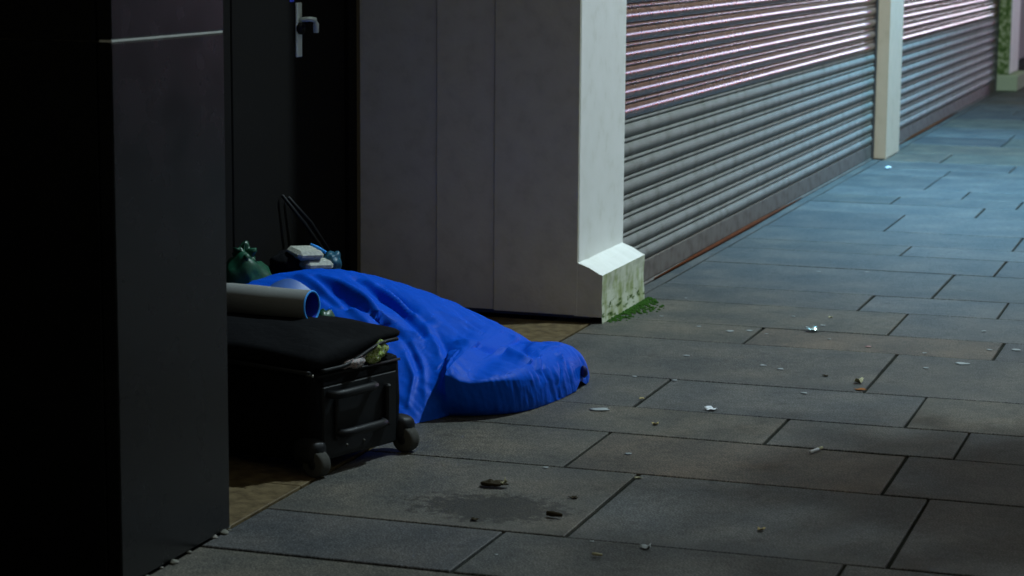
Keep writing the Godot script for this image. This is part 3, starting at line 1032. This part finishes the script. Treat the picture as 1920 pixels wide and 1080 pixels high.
func bag_station(s: float) -> Array:
	var k := s * (BAG_STATIONS.size() - 1)
	var i := mini(int(k), BAG_STATIONS.size() - 2)
	var t := k - i
	var p0: Array = BAG_STATIONS[maxi(i - 1, 0)]
	var p1: Array = BAG_STATIONS[i]
	var p2: Array = BAG_STATIONS[i + 1]
	var p3: Array = BAG_STATIONS[mini(i + 2, BAG_STATIONS.size() - 1)]
	var r := []
	for q in 6:
		r.append(0.5 * (2.0 * p1[q] + (p2[q] - p0[q]) * t + (2.0 * p0[q] - 5.0 * p1[q] + 4.0 * p2[q] - p3[q]) * t * t + (-p0[q] + 3.0 * p1[q] - 3.0 * p2[q] + p3[q]) * t * t * t))
	return r


func bag_point(r: Array, v: float) -> Vector3:
	var fl := clampf(r[5], 0, 1)
	var h := maxf(r[3], 0.01)
	if v < 0.5:
		var q := v * 2.0
		var a := -1.15 + q * (1.15 + PI / 2)
		var ur := 0.0
		var yr := 0.0
		if a > 0:
			ur = pow(maxf(cos(a), 0.0), 0.62)
			yr = 0.74 + 0.26 * sin(a)
		else:
			ur = 1.0 - 0.10 * a * a
			yr = 0.74 + 0.74 * sin(a) / sin(1.15)
		var uf := 1.0 - pow(q, 1.15)
		var yf := pow(sin(PI / 2 * q), 1.05)
		return Vector3(r[0], h * lerpf(yr, yf, fl), r[4] + (r[1] - r[4]) * lerpf(ur, uf, fl))
	var a2 := (1.0 - v) * PI
	return Vector3(r[0], h * sin(a2), r[4] + (r[2] - r[4]) * cos(a2))


func sleeper() -> void:
	var t := thing("sleeping_bag", "bright blue sleeping bag wrapped round a person lying curled in the doorway", "sleeping bag", Vector3.ZERO)
	var ns := 460
	var nv := 170
	var pts := []
	for i in ns + 1:
		var st := bag_station(float(i) / ns)
		var row := []
		for j in nv + 1:
			row.append(bag_point(st, float(j) / nv))
		pts.append(row)
	var n1 := FastNoiseLite.new()
	n1.seed = 7
	n1.frequency = 5.0
	n1.fractal_octaves = 3
	var boxes := []
	for f in BAG_FOLDS:
		var q: Array = f[2]
		var bb := AABB(Vector3(q[0], q[1], q[2]), Vector3.ZERO)
		for k in q.size() / 3:
			bb = bb.expand(Vector3(q[k * 3], q[k * 3 + 1], q[k * 3 + 2]))
		boxes.append(bb.grow(f[1] * 3.0))
	var grid := []
	for i in ns + 1:
		var row := []
		for j in nv + 1:
			var p: Vector3 = pts[i][j]
			var du: Vector3 = pts[mini(i + 1, ns)][j] - pts[maxi(i - 1, 0)][j]
			var dv: Vector3 = pts[i][mini(j + 1, nv)] - pts[i][maxi(j - 1, 0)]
			var nm := dv.cross(du)
			nm = nm.normalized() if nm.length() > 1e-9 else Vector3.UP
			if nm.y < -0.9:
				nm = -nm
			var disp := 0.0
			for fi in BAG_FOLDS.size():
				if not boxes[fi].has_point(p):
					continue
				var f: Array = BAG_FOLDS[fi]
				var best := 1e9
				var along := 0.0
				var q: Array = f[2]
				var segs := q.size() / 3 - 1
				for k in segs:
					var a := Vector3(q[k * 3], q[k * 3 + 1], q[k * 3 + 2])
					var b := Vector3(q[k * 3 + 3], q[k * 3 + 4], q[k * 3 + 5])
					var ab := b - a
					var tt := clampf((p - a).dot(ab) / ab.length_squared(), 0, 1)
					var dd := (p - a - ab * tt).length_squared()
					if dd < best:
						best = dd
						along = (k + tt) / segs
				var w: float = f[1]
				if best < w * w * 9.0:
					disp += f[0] * exp(-pow(best / (w * w), 0.68)) * (0.45 + 0.55 * sin(PI * clampf(along, 0.04, 0.96)))
			# slack cloth: creases that run down and towards the foot end
			var s := (p.x * 0.75 + p.y * 0.5 - p.z * 0.9)
			disp += 0.0045 * n1.get_noise_3d(s * 3.2, p.x * 0.6, p.z * 0.6)
			disp += 0.0022 * n1.get_noise_3d(p.x * 1.6 + p.z * 2.0, s * 5.0, p.y * 3.0)
			var edge := clampf(minf(j, nv - j) / 6.0, 0.0, 1.0)
			var o := p + nm * disp * edge
			o.y = maxf(o.y, 0.0015)
			row.append(o)
		grid.append(row)
	for e in [0, ns]:
		var mid := Vector3.ZERO
		for q in grid[e if e == 0 else grid.size() - 1]:
			mid += q
		mid /= nv + 1
		var cap := []
		for q in grid[0 if e == 0 else grid.size() - 1]:
			cap.append(q.lerp(mid, 0.97))
		if e == 0:
			grid.push_front(cap)
		else:
			grid.push_back(cap)
	part("shell", sheet(grid), M.blue_nylon, t)
	# pale blue fold of cloth near the head end
	var pale_pts := []
	for i in 13:
		var row := []
		for j in 7:
			var a := float(i) / 12
			var b := float(j) / 6
			row.append(Vector3(-2.905 + 0.15 * a, 0.305 + 0.036 * sin(PI * a) * (1.0 - 0.3 * b) - 0.02 * b, -6.255 + 0.055 * b - 0.02 * a))
		pale_pts.append(row)
	part("pale_fold", sheet(pale_pts), M.pale_blue_nylon, t).set_meta("label", "pale blue cloth fold")
	part("toe_toggle", blob(Vector3(0.012, 0.020, 0.016), 0.006, 40.0, 33, 0.0, 14, 10), M.dark_blue_nylon, t, Vector3(-1.958, 0.030, -6.57)).set_meta("label", "dark drawstring end")


# ---------------------------------------------------------------- the suitcase
func suitcase() -> void:
	var t := thing("suitcase", "large black fabric suitcase lying on its back with a half open lid", "suitcase", Vector3(-2.283, 0, -5.197), deg_to_rad(-17.6))
	var L := 0.68
	var W := 0.375
	# body: rounded box, rings from the bottom up
	var rings := []
	var prof := [[0.030, 0.012], [0.034, 0.004], [0.045, 0.0], [0.15, -0.003], [0.25, 0.0], [0.268, 0.003], [0.272, 0.010]]
	for p in prof:
		rings.append(rounded_ring(-L + p[1], -p[1], -W + p[1], -p[1], 0.035, p[0]))
	part("body", rings_mesh(rings, true), M.black_fabric, t)
	# lid: soft, bulging, lifted at the far corner of the wheel end
	var lid := []
	var steps := [[0.0, 0.0, 0.012], [0.0, 0.25, 0.0], [0.0, 0.6, -0.002], [0.0, 0.85, 0.006], [0.0, 0.97, 0.018], [0.0, 1.07, 0.045], [0.0, 1.28, 0.09], [0.0, 1.42, 0.13], [0.0, 1.48, 0.155]]
	for s in steps:
		var ring := rounded_ring(-L + s[2] - 0.006, -s[2] + 0.006, -W + s[2] - 0.004, -s[2] + 0.006, maxf(0.045 - s[2] * 0.2, 0.012), 0.0)
		for k in ring.size():
			var q: Vector3 = ring[k]
			var far := smoothstep(0.10, 0.30, -q.z)
			var endw := exp(-maxf(-q.x, 0.0) / 0.16)
			var rim := 0.277 + 0.042 * far * endw
			var top := 0.342 + 0.012 * far - 0.012 * (1.0 - smoothstep(0.0, 0.12, -q.z)) - 0.006 * endw
			var f: float = s[1]
			q.y = lerpf(rim, top, minf(f, 1.0)) + maxf(f - 1.0, 0.0) * 0.034
			q.y += 0.004 * sin(q.x * 23.0) * sin(q.z * 31.0 + 1.0) * minf(f, 1.0)
			ring[k] = q
		lid.append(ring)
	part("lid", rings_mesh(lid, true), M.black_fabric, t)
	# piping along the lid rim, zip line on the body
	var pipe := []
	for k in 24:
		var zz := lerpf(-0.03, -W + 0.035, k / 23.0)
		var far := smoothstep(0.10, 0.30, -zz)
		pipe.append(Vector3(0.007, 0.276 + 0.042 * far + 0.002, zz))
	part("piping", tube(pipe, filled(24, 0.0055), 8), M.black_plastic, t)
	part("piping", tube([Vector3(0.0, 0.276, 0.008), Vector3(-L, 0.276, 0.008)], [0.0055, 0.0055], 8), M.black_plastic, t)
	part("zip", tube([Vector3(0.003, 0.262, -0.02), Vector3(0.003, 0.262, -W + 0.02)], [0.004, 0.004], 6), M.black_plastic, t)
	part("zip_pull", box(Vector3(-0.012, 0.2685, 0.008), Vector3(0.014, 0.2755, 0.014), 0.002), M.chrome, t)
	# end panel with its two bars, struts, feet and wheels
	part("end_panel", box(Vector3(-0.004, 0.035, -W + 0.035), Vector3(0.006, 0.235, -0.035), 0.005), M.black_plastic, t)
	part("end_panel", box(Vector3(0.0, 0.235, -W + 0.035), Vector3(0.005, 0.262, -0.035), 0.003), M.black_fabric, t)
	var bars := [["grab_handle", 0.212, 0.055, 0.235], ["lower_bar", 0.104, 0.085, 0.275]]
	for b in bars:
		var y: float = b[1]
		part(b[0], tube([Vector3(0.004, y, -b[2]), Vector3(0.026, y, -b[2] - 0.012), Vector3(0.030, y, -b[2] - 0.035), Vector3(0.030, y, -b[3] + 0.035), Vector3(0.026, y, -b[3] + 0.012), Vector3(0.004, y, -b[3])], [0.011, 0.011, 0.012, 0.012, 0.011, 0.011], 10), M.black_plastic, t)
	part("strut", box(Vector3(0.006, 0.09, -0.30), Vector3(0.022, 0.205, -0.282), 0.005), M.black_plastic, t)
	part("strut", box(Vector3(0.006, 0.085, -0.092), Vector3(0.016, 0.2, -0.078), 0.004), M.black_plastic, t)
	for zz in [-0.13, -0.20]:
		part("rivet", blob(Vector3(0.004, 0.004, 0.004), 0.0, 1.0, 1, 0.0, 10, 8), M.worn_grey_plastic, t, Vector3(0.006, 0.060, zz))
	for zz in [-0.012, -W - 0.008]:
		part("wheel_housing", blob(Vector3(0.046, 0.036, 0.036), 0.004, 30.0, 5, 0.0, 18, 12, 0.8), M.black_plastic, t, Vector3(-0.022, 0.030, zz))
		var wh := part("wheel", wheel_mesh(0.036, 0.040), M.tyre_black, t, Vector3(0.006, 0.036, zz + 0.004))
		part("hub", wheel_mesh(0.015, 0.043), M.black_plastic, wh)
	for zz in [-0.03, -W + 0.03]:
		part("foot", box(Vector3(-L + 0.02, 0.0, zz - 0.02), Vector3(-L + 0.06, 0.032, zz + 0.02), 0.006), M.black_plastic, t)

	# clothes that push out of the gap under the lid
	var basis_t := Transform3D(Basis(Vector3.UP, deg_to_rad(-17.6)), Vector3(-2.283, 0, -5.197))
	var c1 := part("folded_cloth", blob(Vector3(0.05, 0.027, 0.045), 0.022, 22.0, 201, 0.1, 30, 20, 0.8), M.green_white_cloth, self, basis_t * Vector3(-0.030, 0.268, -0.262), Vector3(0.12, 0.3, 0.1))
	tag(c1, "lime green and white cloth pushing out of the suitcase", "cloth")
	var c2 := part("folded_cloth", blob(Vector3(0.05, 0.016, 0.055), 0.016, 26.0, 202, 0.1, 30, 18, 0.8), M.floral_cloth, self, basis_t * Vector3(-0.032, 0.268, -0.175), Vector3(0.1, 0.0, 0.0))
	tag(c2, "white cloth with teal and red print under the suitcase lid", "cloth")


func filled(n: int, v: float) -> Array:
	var a := []
	a.resize(n)
	a.fill(v)
	return a


func rounded_ring(x0: float, x1: float, z0: float, z1: float, r: float, y: float) -> Array:
	var out := []
	var cs := [[x1 - r, z1 - r, 0.0], [x0 + r, z1 - r, 0.5], [x0 + r, z0 + r, 1.0], [x1 - r, z0 + r, 1.5]]
	for c in cs:
		for k in 7:
			var a: float = (c[2] + 0.5 * k / 6.0) * PI
			out.append(Vector3(c[0] + r * cos(a), y, c[1] + r * sin(a)))
	# points along the straight sides, so that the lid can bulge
	var fin := []
	for k in out.size():
		var p: Vector3 = out[k]
		var q: Vector3 = out[(k + 1) % out.size()]
		fin.append(p)
		if k % 7 == 6:
			for m in range(1, 10):
				fin.append(p.lerp(q, m / 10.0))
	return fin


func rings_mesh(rings: Array, caps: bool) -> ArrayMesh:
	var all := rings.duplicate()
	if caps:
		for e in [[0, true], [rings.size() - 1, false]]:
			var ring: Array = rings[e[0]]
			var c := Vector3.ZERO
			for p in ring:
				c += p
			c /= ring.size()
			var cap := []
			for p in ring:
				cap.append(Vector3(lerpf(p.x, c.x, 0.98), c.y, lerpf(p.z, c.z, 0.98)))
			var mid := []
			for p in ring:
				mid.append(Vector3(lerpf(p.x, c.x, 0.4), lerpf(p.y, c.y, 0.4), lerpf(p.z, c.z, 0.4)))
			if e[1]:
				all.push_front(mid)
				all.push_front(cap)
			else:
				all.push_back(mid)
				all.push_back(cap)
	var grid := []
	for k in rings[0].size():
		var row := []
		for r in all:
			row.append(r[k])
		grid.append(row)
	return sheet(grid, true)


func wheel_mesh(r: float, w: float) -> ArrayMesh:
	# a wheel about the local Z axis
	var grid := []
	for i in 22:
		var a := TAU * i / 22
		var row := []
		for p in [[0.001, -w / 2], [r * 0.86, -w / 2], [r * 0.97, -w * 0.40], [r, -w * 0.2], [r, w * 0.2], [r * 0.97, w * 0.40], [r * 0.86, w / 2], [0.001, w / 2]]:
			row.append(Vector3(cos(a) * p[0], sin(a) * p[0], p[1]))
		grid.append(row)
	return sheet(grid, true)


# ---------------------------------------------------------------- other belongings
func belongings() -> void:
	# camping mat rolled up on the suitcase: grey outside, blue inside
	var b := Transform3D(Basis(Vector3.UP, deg_to_rad(-17.6)), Vector3(-2.283, 0, -5.197))
	var t := thing("sleeping_mat", "rolled foam mat, grey outside and blue inside, lying on the suitcase", "camping mat", Vector3(-2.425, 0.394, -5.52), deg_to_rad(-6.0))
	var out_r := 0.046
	var length := 0.5
	for e in [["outer_layer", out_r, M.foam_grey], ["inner_layer", out_r - 0.007, M.foam_blue]]:
		var grid := []
		for i in 36:
			var a := TAU * i / 36
			var row := []
			for k in 9:
				var sag := 1.0 + 0.03 * sin(k * 1.3 + a * 2.0)
				row.append(Vector3(-length * k / 8.0 - (0.0008 if e[0] == "inner_layer" else 0.0), sin(a) * e[1] * sag * 0.97, cos(a) * e[1] * sag))
			grid.append(row)
		part(e[0], sheet(grid, true), e[2], t)
	var rim := []
	for i in 36:
		var a := TAU * i / 36
		var sag := 1.0 + 0.03 * sin(a * 2.0)
		var row := []
		for p in [[0.0, 0.0], [0.0025, -0.0018], [0.0025, -0.0052], [0.0, -0.0072]]:
			row.append(Vector3(p[0], sin(a) * (out_r + p[1]) * sag * 0.97, cos(a) * (out_r + p[1]) * sag))
		rim.append(row)
	part("cut_edge", sheet(rim, true), M.foam_blue_edge, t).set_meta("label", "bright blue cut edge of the foam")

	# green plastic bag by the wall
	var g := thing("plastic_bag", "crumpled dark green plastic bag slumped behind the rolled mat", "bag", Vector3(-3.13, 0.0, -6.60))
	part("bag_body", blob(Vector3(0.08, 0.185, 0.095), 0.06, 6.0, 301, 0.15, 36, 26, 0.85), M.green_plastic, g)
	part("bag_neck", blob(Vector3(0.035, 0.05, 0.03), 0.05, 22.0, 305, 0.0, 26, 18), M.green_plastic, g, Vector3(0.0, 0.29, 0.015))
	var g2 := part("plastic_bag", blob(Vector3(0.06, 0.19, 0.05), 0.03, 14.0, 302, 0.1, 26, 18), M.green_plastic, self, Vector3(-2.47, 0.0, -5.72))
	tag(g2, "dark green plastic bag squeezed between the suitcase and sleeping bag", "bag")

	# dark holdall with pale parcels at the foot of the door
	var h := thing("holdall", "slack black holdall standing against the black door", "bag", Vector3(-3.08, 0, -6.98))
	part("bag_body", blob(Vector3(0.10, 0.135, 0.22), 0.04, 8.0, 303, 0.1, 36, 22, 0.8), M.black_fabric, h)
	part("bag_flap", blob(Vector3(0.06, 0.035, 0.10), 0.02, 14.0, 304, 0.0, 26, 16, 0.8), M.black_fabric, h, Vector3(-0.05, 0.25, 0.02))
	var p1 := part("wrapped_parcel", box(Vector3(-0.050, 0.002, -0.052), Vector3(0.050, 0.034, 0.052), 0.012), M.pale_wrapper, self, Vector3(-3.065, 0.305, -6.92), Vector3(0.12, 0.9, -0.05))
	tag(p1, "pale paper parcel lying on the other parcel in front of the door", "parcel")
	var p2 := part("wrapped_parcel", box(Vector3(-0.054, 0.0, -0.056), Vector3(0.054, 0.036, 0.056), 0.013), M.pale_wrapper, self, Vector3(-3.045, 0.266, -6.945), Vector3(0.08, 0.9, -0.05))
	tag(p2, "pale paper parcel on the black holdall, under the other parcel", "parcel")
	var k1 := part("snack_packet", blob(Vector3(0.025, 0.042, 0.03), 0.016, 25.0, 313, 0.0, 22, 16, 0.7), M.teal_packet, self, Vector3(-3.0, 0.235, -7.02), Vector3(0.2, 0, 0))
	tag(k1, "shiny teal packet beside the pale parcels", "packet")
	var k2 := part("blue_strip", tube([Vector3(-3.070, 0.345, -6.98), Vector3(-3.045, 0.332, -6.99), Vector3(-3.02, 0.315, -7.0)], [0.004, 0.006, 0.005], 8), M.foam_blue_edge, self)
	tag(k2, "small bright blue strip above the teal packet", "packet")
	for k in 2:
		var s := part("dark_stick", tube([Vector3(-3.188, 0.505 - 0.012 * k, -7.01 - 0.05 * k), Vector3(-3.14, 0.40, -7.09 - 0.05 * k), Vector3(-3.09, 0.262, -7.19 - 0.04 * k)], [0.006, 0.007, 0.007], 8), M.black_plastic, self)
		tag(s, ["longer of two thin dark sticks leaning against the black door", "shorter of two thin dark sticks leaning against the black door"][k], "stick", "dark sticks by the door")


# ---------------------------------------------------------------- litter on the paving
func ground_at(px: float, py: float) -> Vector3:
	var cam: Camera3D = get_node("camera")
	var f := 4166.2
	var d := cam.transform.basis * Vector3((px - 960.0) / f, -(py - 540.0) / f, -1.0)
	return cam.position + d * (-cam.position.y / d.y)


func flake(w: float, l: float, curl: float, sd: int) -> ArrayMesh:
	# a thin uneven scrap with real thickness
	var r := RandomNumberGenerator.new()
	r.seed = sd
	var grid := []
	var n := 12
	for i in n:
		var a := TAU * i / n
		var k := r.randf_range(0.65, 1.15)
		var e := Vector3(cos(a) * w * k, 0.0008 + curl * r.randf(), sin(a) * l * k)
		grid.append([Vector3(0, 0.0014 + curl * 0.2, 0), e * 0.5 + Vector3(0, 0.0018, 0), e + Vector3(0, 0.0008, 0), e * 0.98, Vector3(0, 0.0, 0)])
	return sheet(grid, true)


func scrap(called: String, label: String, category: String, px: float, py: float, w: float, l: float, curl: float, m: Material, turn := 0.0, group := "") -> void:
	var p := ground_at(px, py)
	var o := part(called, flake(w, l, curl, int(px * 7 + py)), m, self, Vector3(p.x, 0.0012, p.z), Vector3(0, turn, 0))
	tag(o, label, category, group)


func litter() -> void:
	for g in [[1288, 668, 15], [1368, 622, 18], [1310, 613, 11], [1405, 621, 14], [1437, 627, 8], [1240, 594, 9], [1430, 686, 14], [1463, 693, 14], [1508, 738, 13], [1736, 691, 13], [1805, 683, 26], [1845, 622, 12], [1905, 657, 18], [1555, 637, 9], [1733, 663, 10], [1855, 657, 11], [1178, 852, 14], [1110, 1017, 9], [1265, 714, 12], [1190, 707, 10], [1023, 878, 12], [930, 1042, 8], [1487, 594, 10], [1535, 510, 10], [1625, 511, 12], [1543, 611, 13], [1285, 560, 8]]:
		var p := ground_at(g[0], g[1])
		var s: float = g[2] / 1250.0 * sqrt(-p.z / 6.0)
		scrap("chewing_gum", "small pale spot of trodden chewing gum on the paving", "chewing gum", g[0], g[1], s, s * 0.95, 0.0005, M.gum, 0.0, "trodden chewing gum spots")
	scrap("chewing_gum", "pinkish spot of trodden chewing gum on a brown slab", "chewing gum", 1628, 651, 0.011, 0.012, 0.0005, M.gum_pink)
	scrap("paper_scrap", "flat pale paper scrap on the slab beside the foot of the sleeping bag", "paper", 1125, 769, 0.030, 0.022, 0.001, M.gum, 0.5)
	scrap("paper_scrap", "crumpled white paper scrap lying in the joint between two slabs", "paper", 1333, 769, 0.022, 0.018, 0.008, M.white_paper, 0.2)
	scrap("paper_scrap", "curled white paper scrap in the tree shade", "paper", 1210, 1029, 0.016, 0.020, 0.010, M.gum, 0.9)
	scrap("paper_scrap", "tiny white paper scrap by the cream post", "paper", 1665, 316, 0.022, 0.030, 0.012, M.white_paper, 0.0)
	scrap("foil_wrapper", "shiny crumpled foil wrapper on a slab joint", "wrapper", 1523, 622, 0.026, 0.022, 0.016, M.foil, 0.3)
	scrap("yellow_scrap", "small yellowish scrap near the foil wrapper", "scrap", 1557, 596, 0.011, 0.012, 0.004, M.pale_leaf)
	scrap("dry_leaf", "curled pale leaf by the orange leaf", "leaf", 1611, 719, 0.016, 0.016, 0.020, M.pale_leaf)
	scrap("dry_leaf", "orange brown leaf on the joint between slabs", "leaf", 1613, 732, 0.022, 0.012, 0.005, M.orange_leaf)
	scrap("dry_leaf", "small tan leaf lying in the dark tree shade", "leaf", 1427, 995, 0.011, 0.012, 0.006, M.yellow_leaf)
	scrap("dry_leaf", "tan leaf crumb beside the flat paper scrap", "leaf", 1228, 797, 0.010, 0.010, 0.008, M.yellow_leaf)
	scrap("dry_leaf", "tan sliver of leaf above the flat paper scrap", "leaf", 1203, 749, 0.010, 0.006, 0.004, M.yellow_leaf, 0.8)
	scrap("dry_leaf", "pale leaf crumb at the corner of a slab", "leaf", 1196, 898, 0.012, 0.010, 0.004, M.pale_leaf)
	scrap("dry_leaf", "small dark leaf beyond the dark twig", "leaf", 1075, 936, 0.013, 0.009, 0.006, M.brown_leaf)
	scrap("dry_leaf", "dark leaf crumb near the spilled stain", "leaf", 890, 977, 0.013, 0.010, 0.006, M.brown_leaf)
	scrap("dry_leaf", "dark leaf crumb on the slab before the curled leaf", "leaf", 1548, 706, 0.013, 0.010, 0.003, M.brown_leaf)
	scrap("rubble_chip", "pale mortar chip at the foot of the granite column", "rubble", 420, 992, 0.016, 0.022, 0.006, M.rubble, 0.3)
	# clump of withered leaf; light on its right end is painted as a pale tip
	var p := ground_at(926, 914)
	var c := thing("withered_leaf", "withered dark leaf with a curled tip painted pale as its lit end beside the stain", "leaf", Vector3(p.x, 0.004, p.z))
	part("leaf_blade", flake(0.038, 0.020, 0.012, 61), M.brown_leaf, c)
	part("leaf_blade", blob(Vector3(0.030, 0.008, 0.014), 0.010, 45.0, 62, 0.2, 18, 12), M.brown_leaf, c, Vector3(-0.004, 0, 0.004))
	part("lit_leaf_tip", flake(0.012, 0.010, 0.014, 63), M.pale_leaf, c, Vector3(0.028, 0.008, -0.006), Vector3(0.3, 0, 0.5))
	# twigs and a cigarette end
	for w in [[1040, 972, 0.040, 0.0075, "brown_leaf", "short dark twig on the slab beyond the stain", 0.15], [1120, 1045, 0.024, 0.004, "pale_leaf", "short yellowish twig on the dark slab", 0.1]]:
		var q := ground_at(w[0], w[1])
		var half: float = w[2] / 2
		var o := part("twig", tube([Vector3(-half, 0, 0), Vector3(-half * 0.2, 0.001, 0.002), Vector3(half, 0, 0)], [w[3] * 0.8, w[3], w[3] * 0.6], 8), M[w[4]], self, Vector3(q.x, 0.003 + w[3], q.z), Vector3(0, -w[6], 0))
		tag(o, w[5], "twig")
	var q2 := ground_at(1530, 848)
	var ci := thing("cigarette_end", "white cigarette end lying across a brownish slab", "cigarette", Vector3(q2.x, 0.007, q2.z), 1.25)
	part("paper", tube([Vector3(-0.032, 0, 0), Vector3(0.012, 0, 0)], [0.0045, 0.0045], 8), M.white_paper, ci)
	part("filter", tube([Vector3(0.012, 0, 0), Vector3(0.034, 0, 0)], [0.0046, 0.0046], 8), M.pale_leaf, ci)
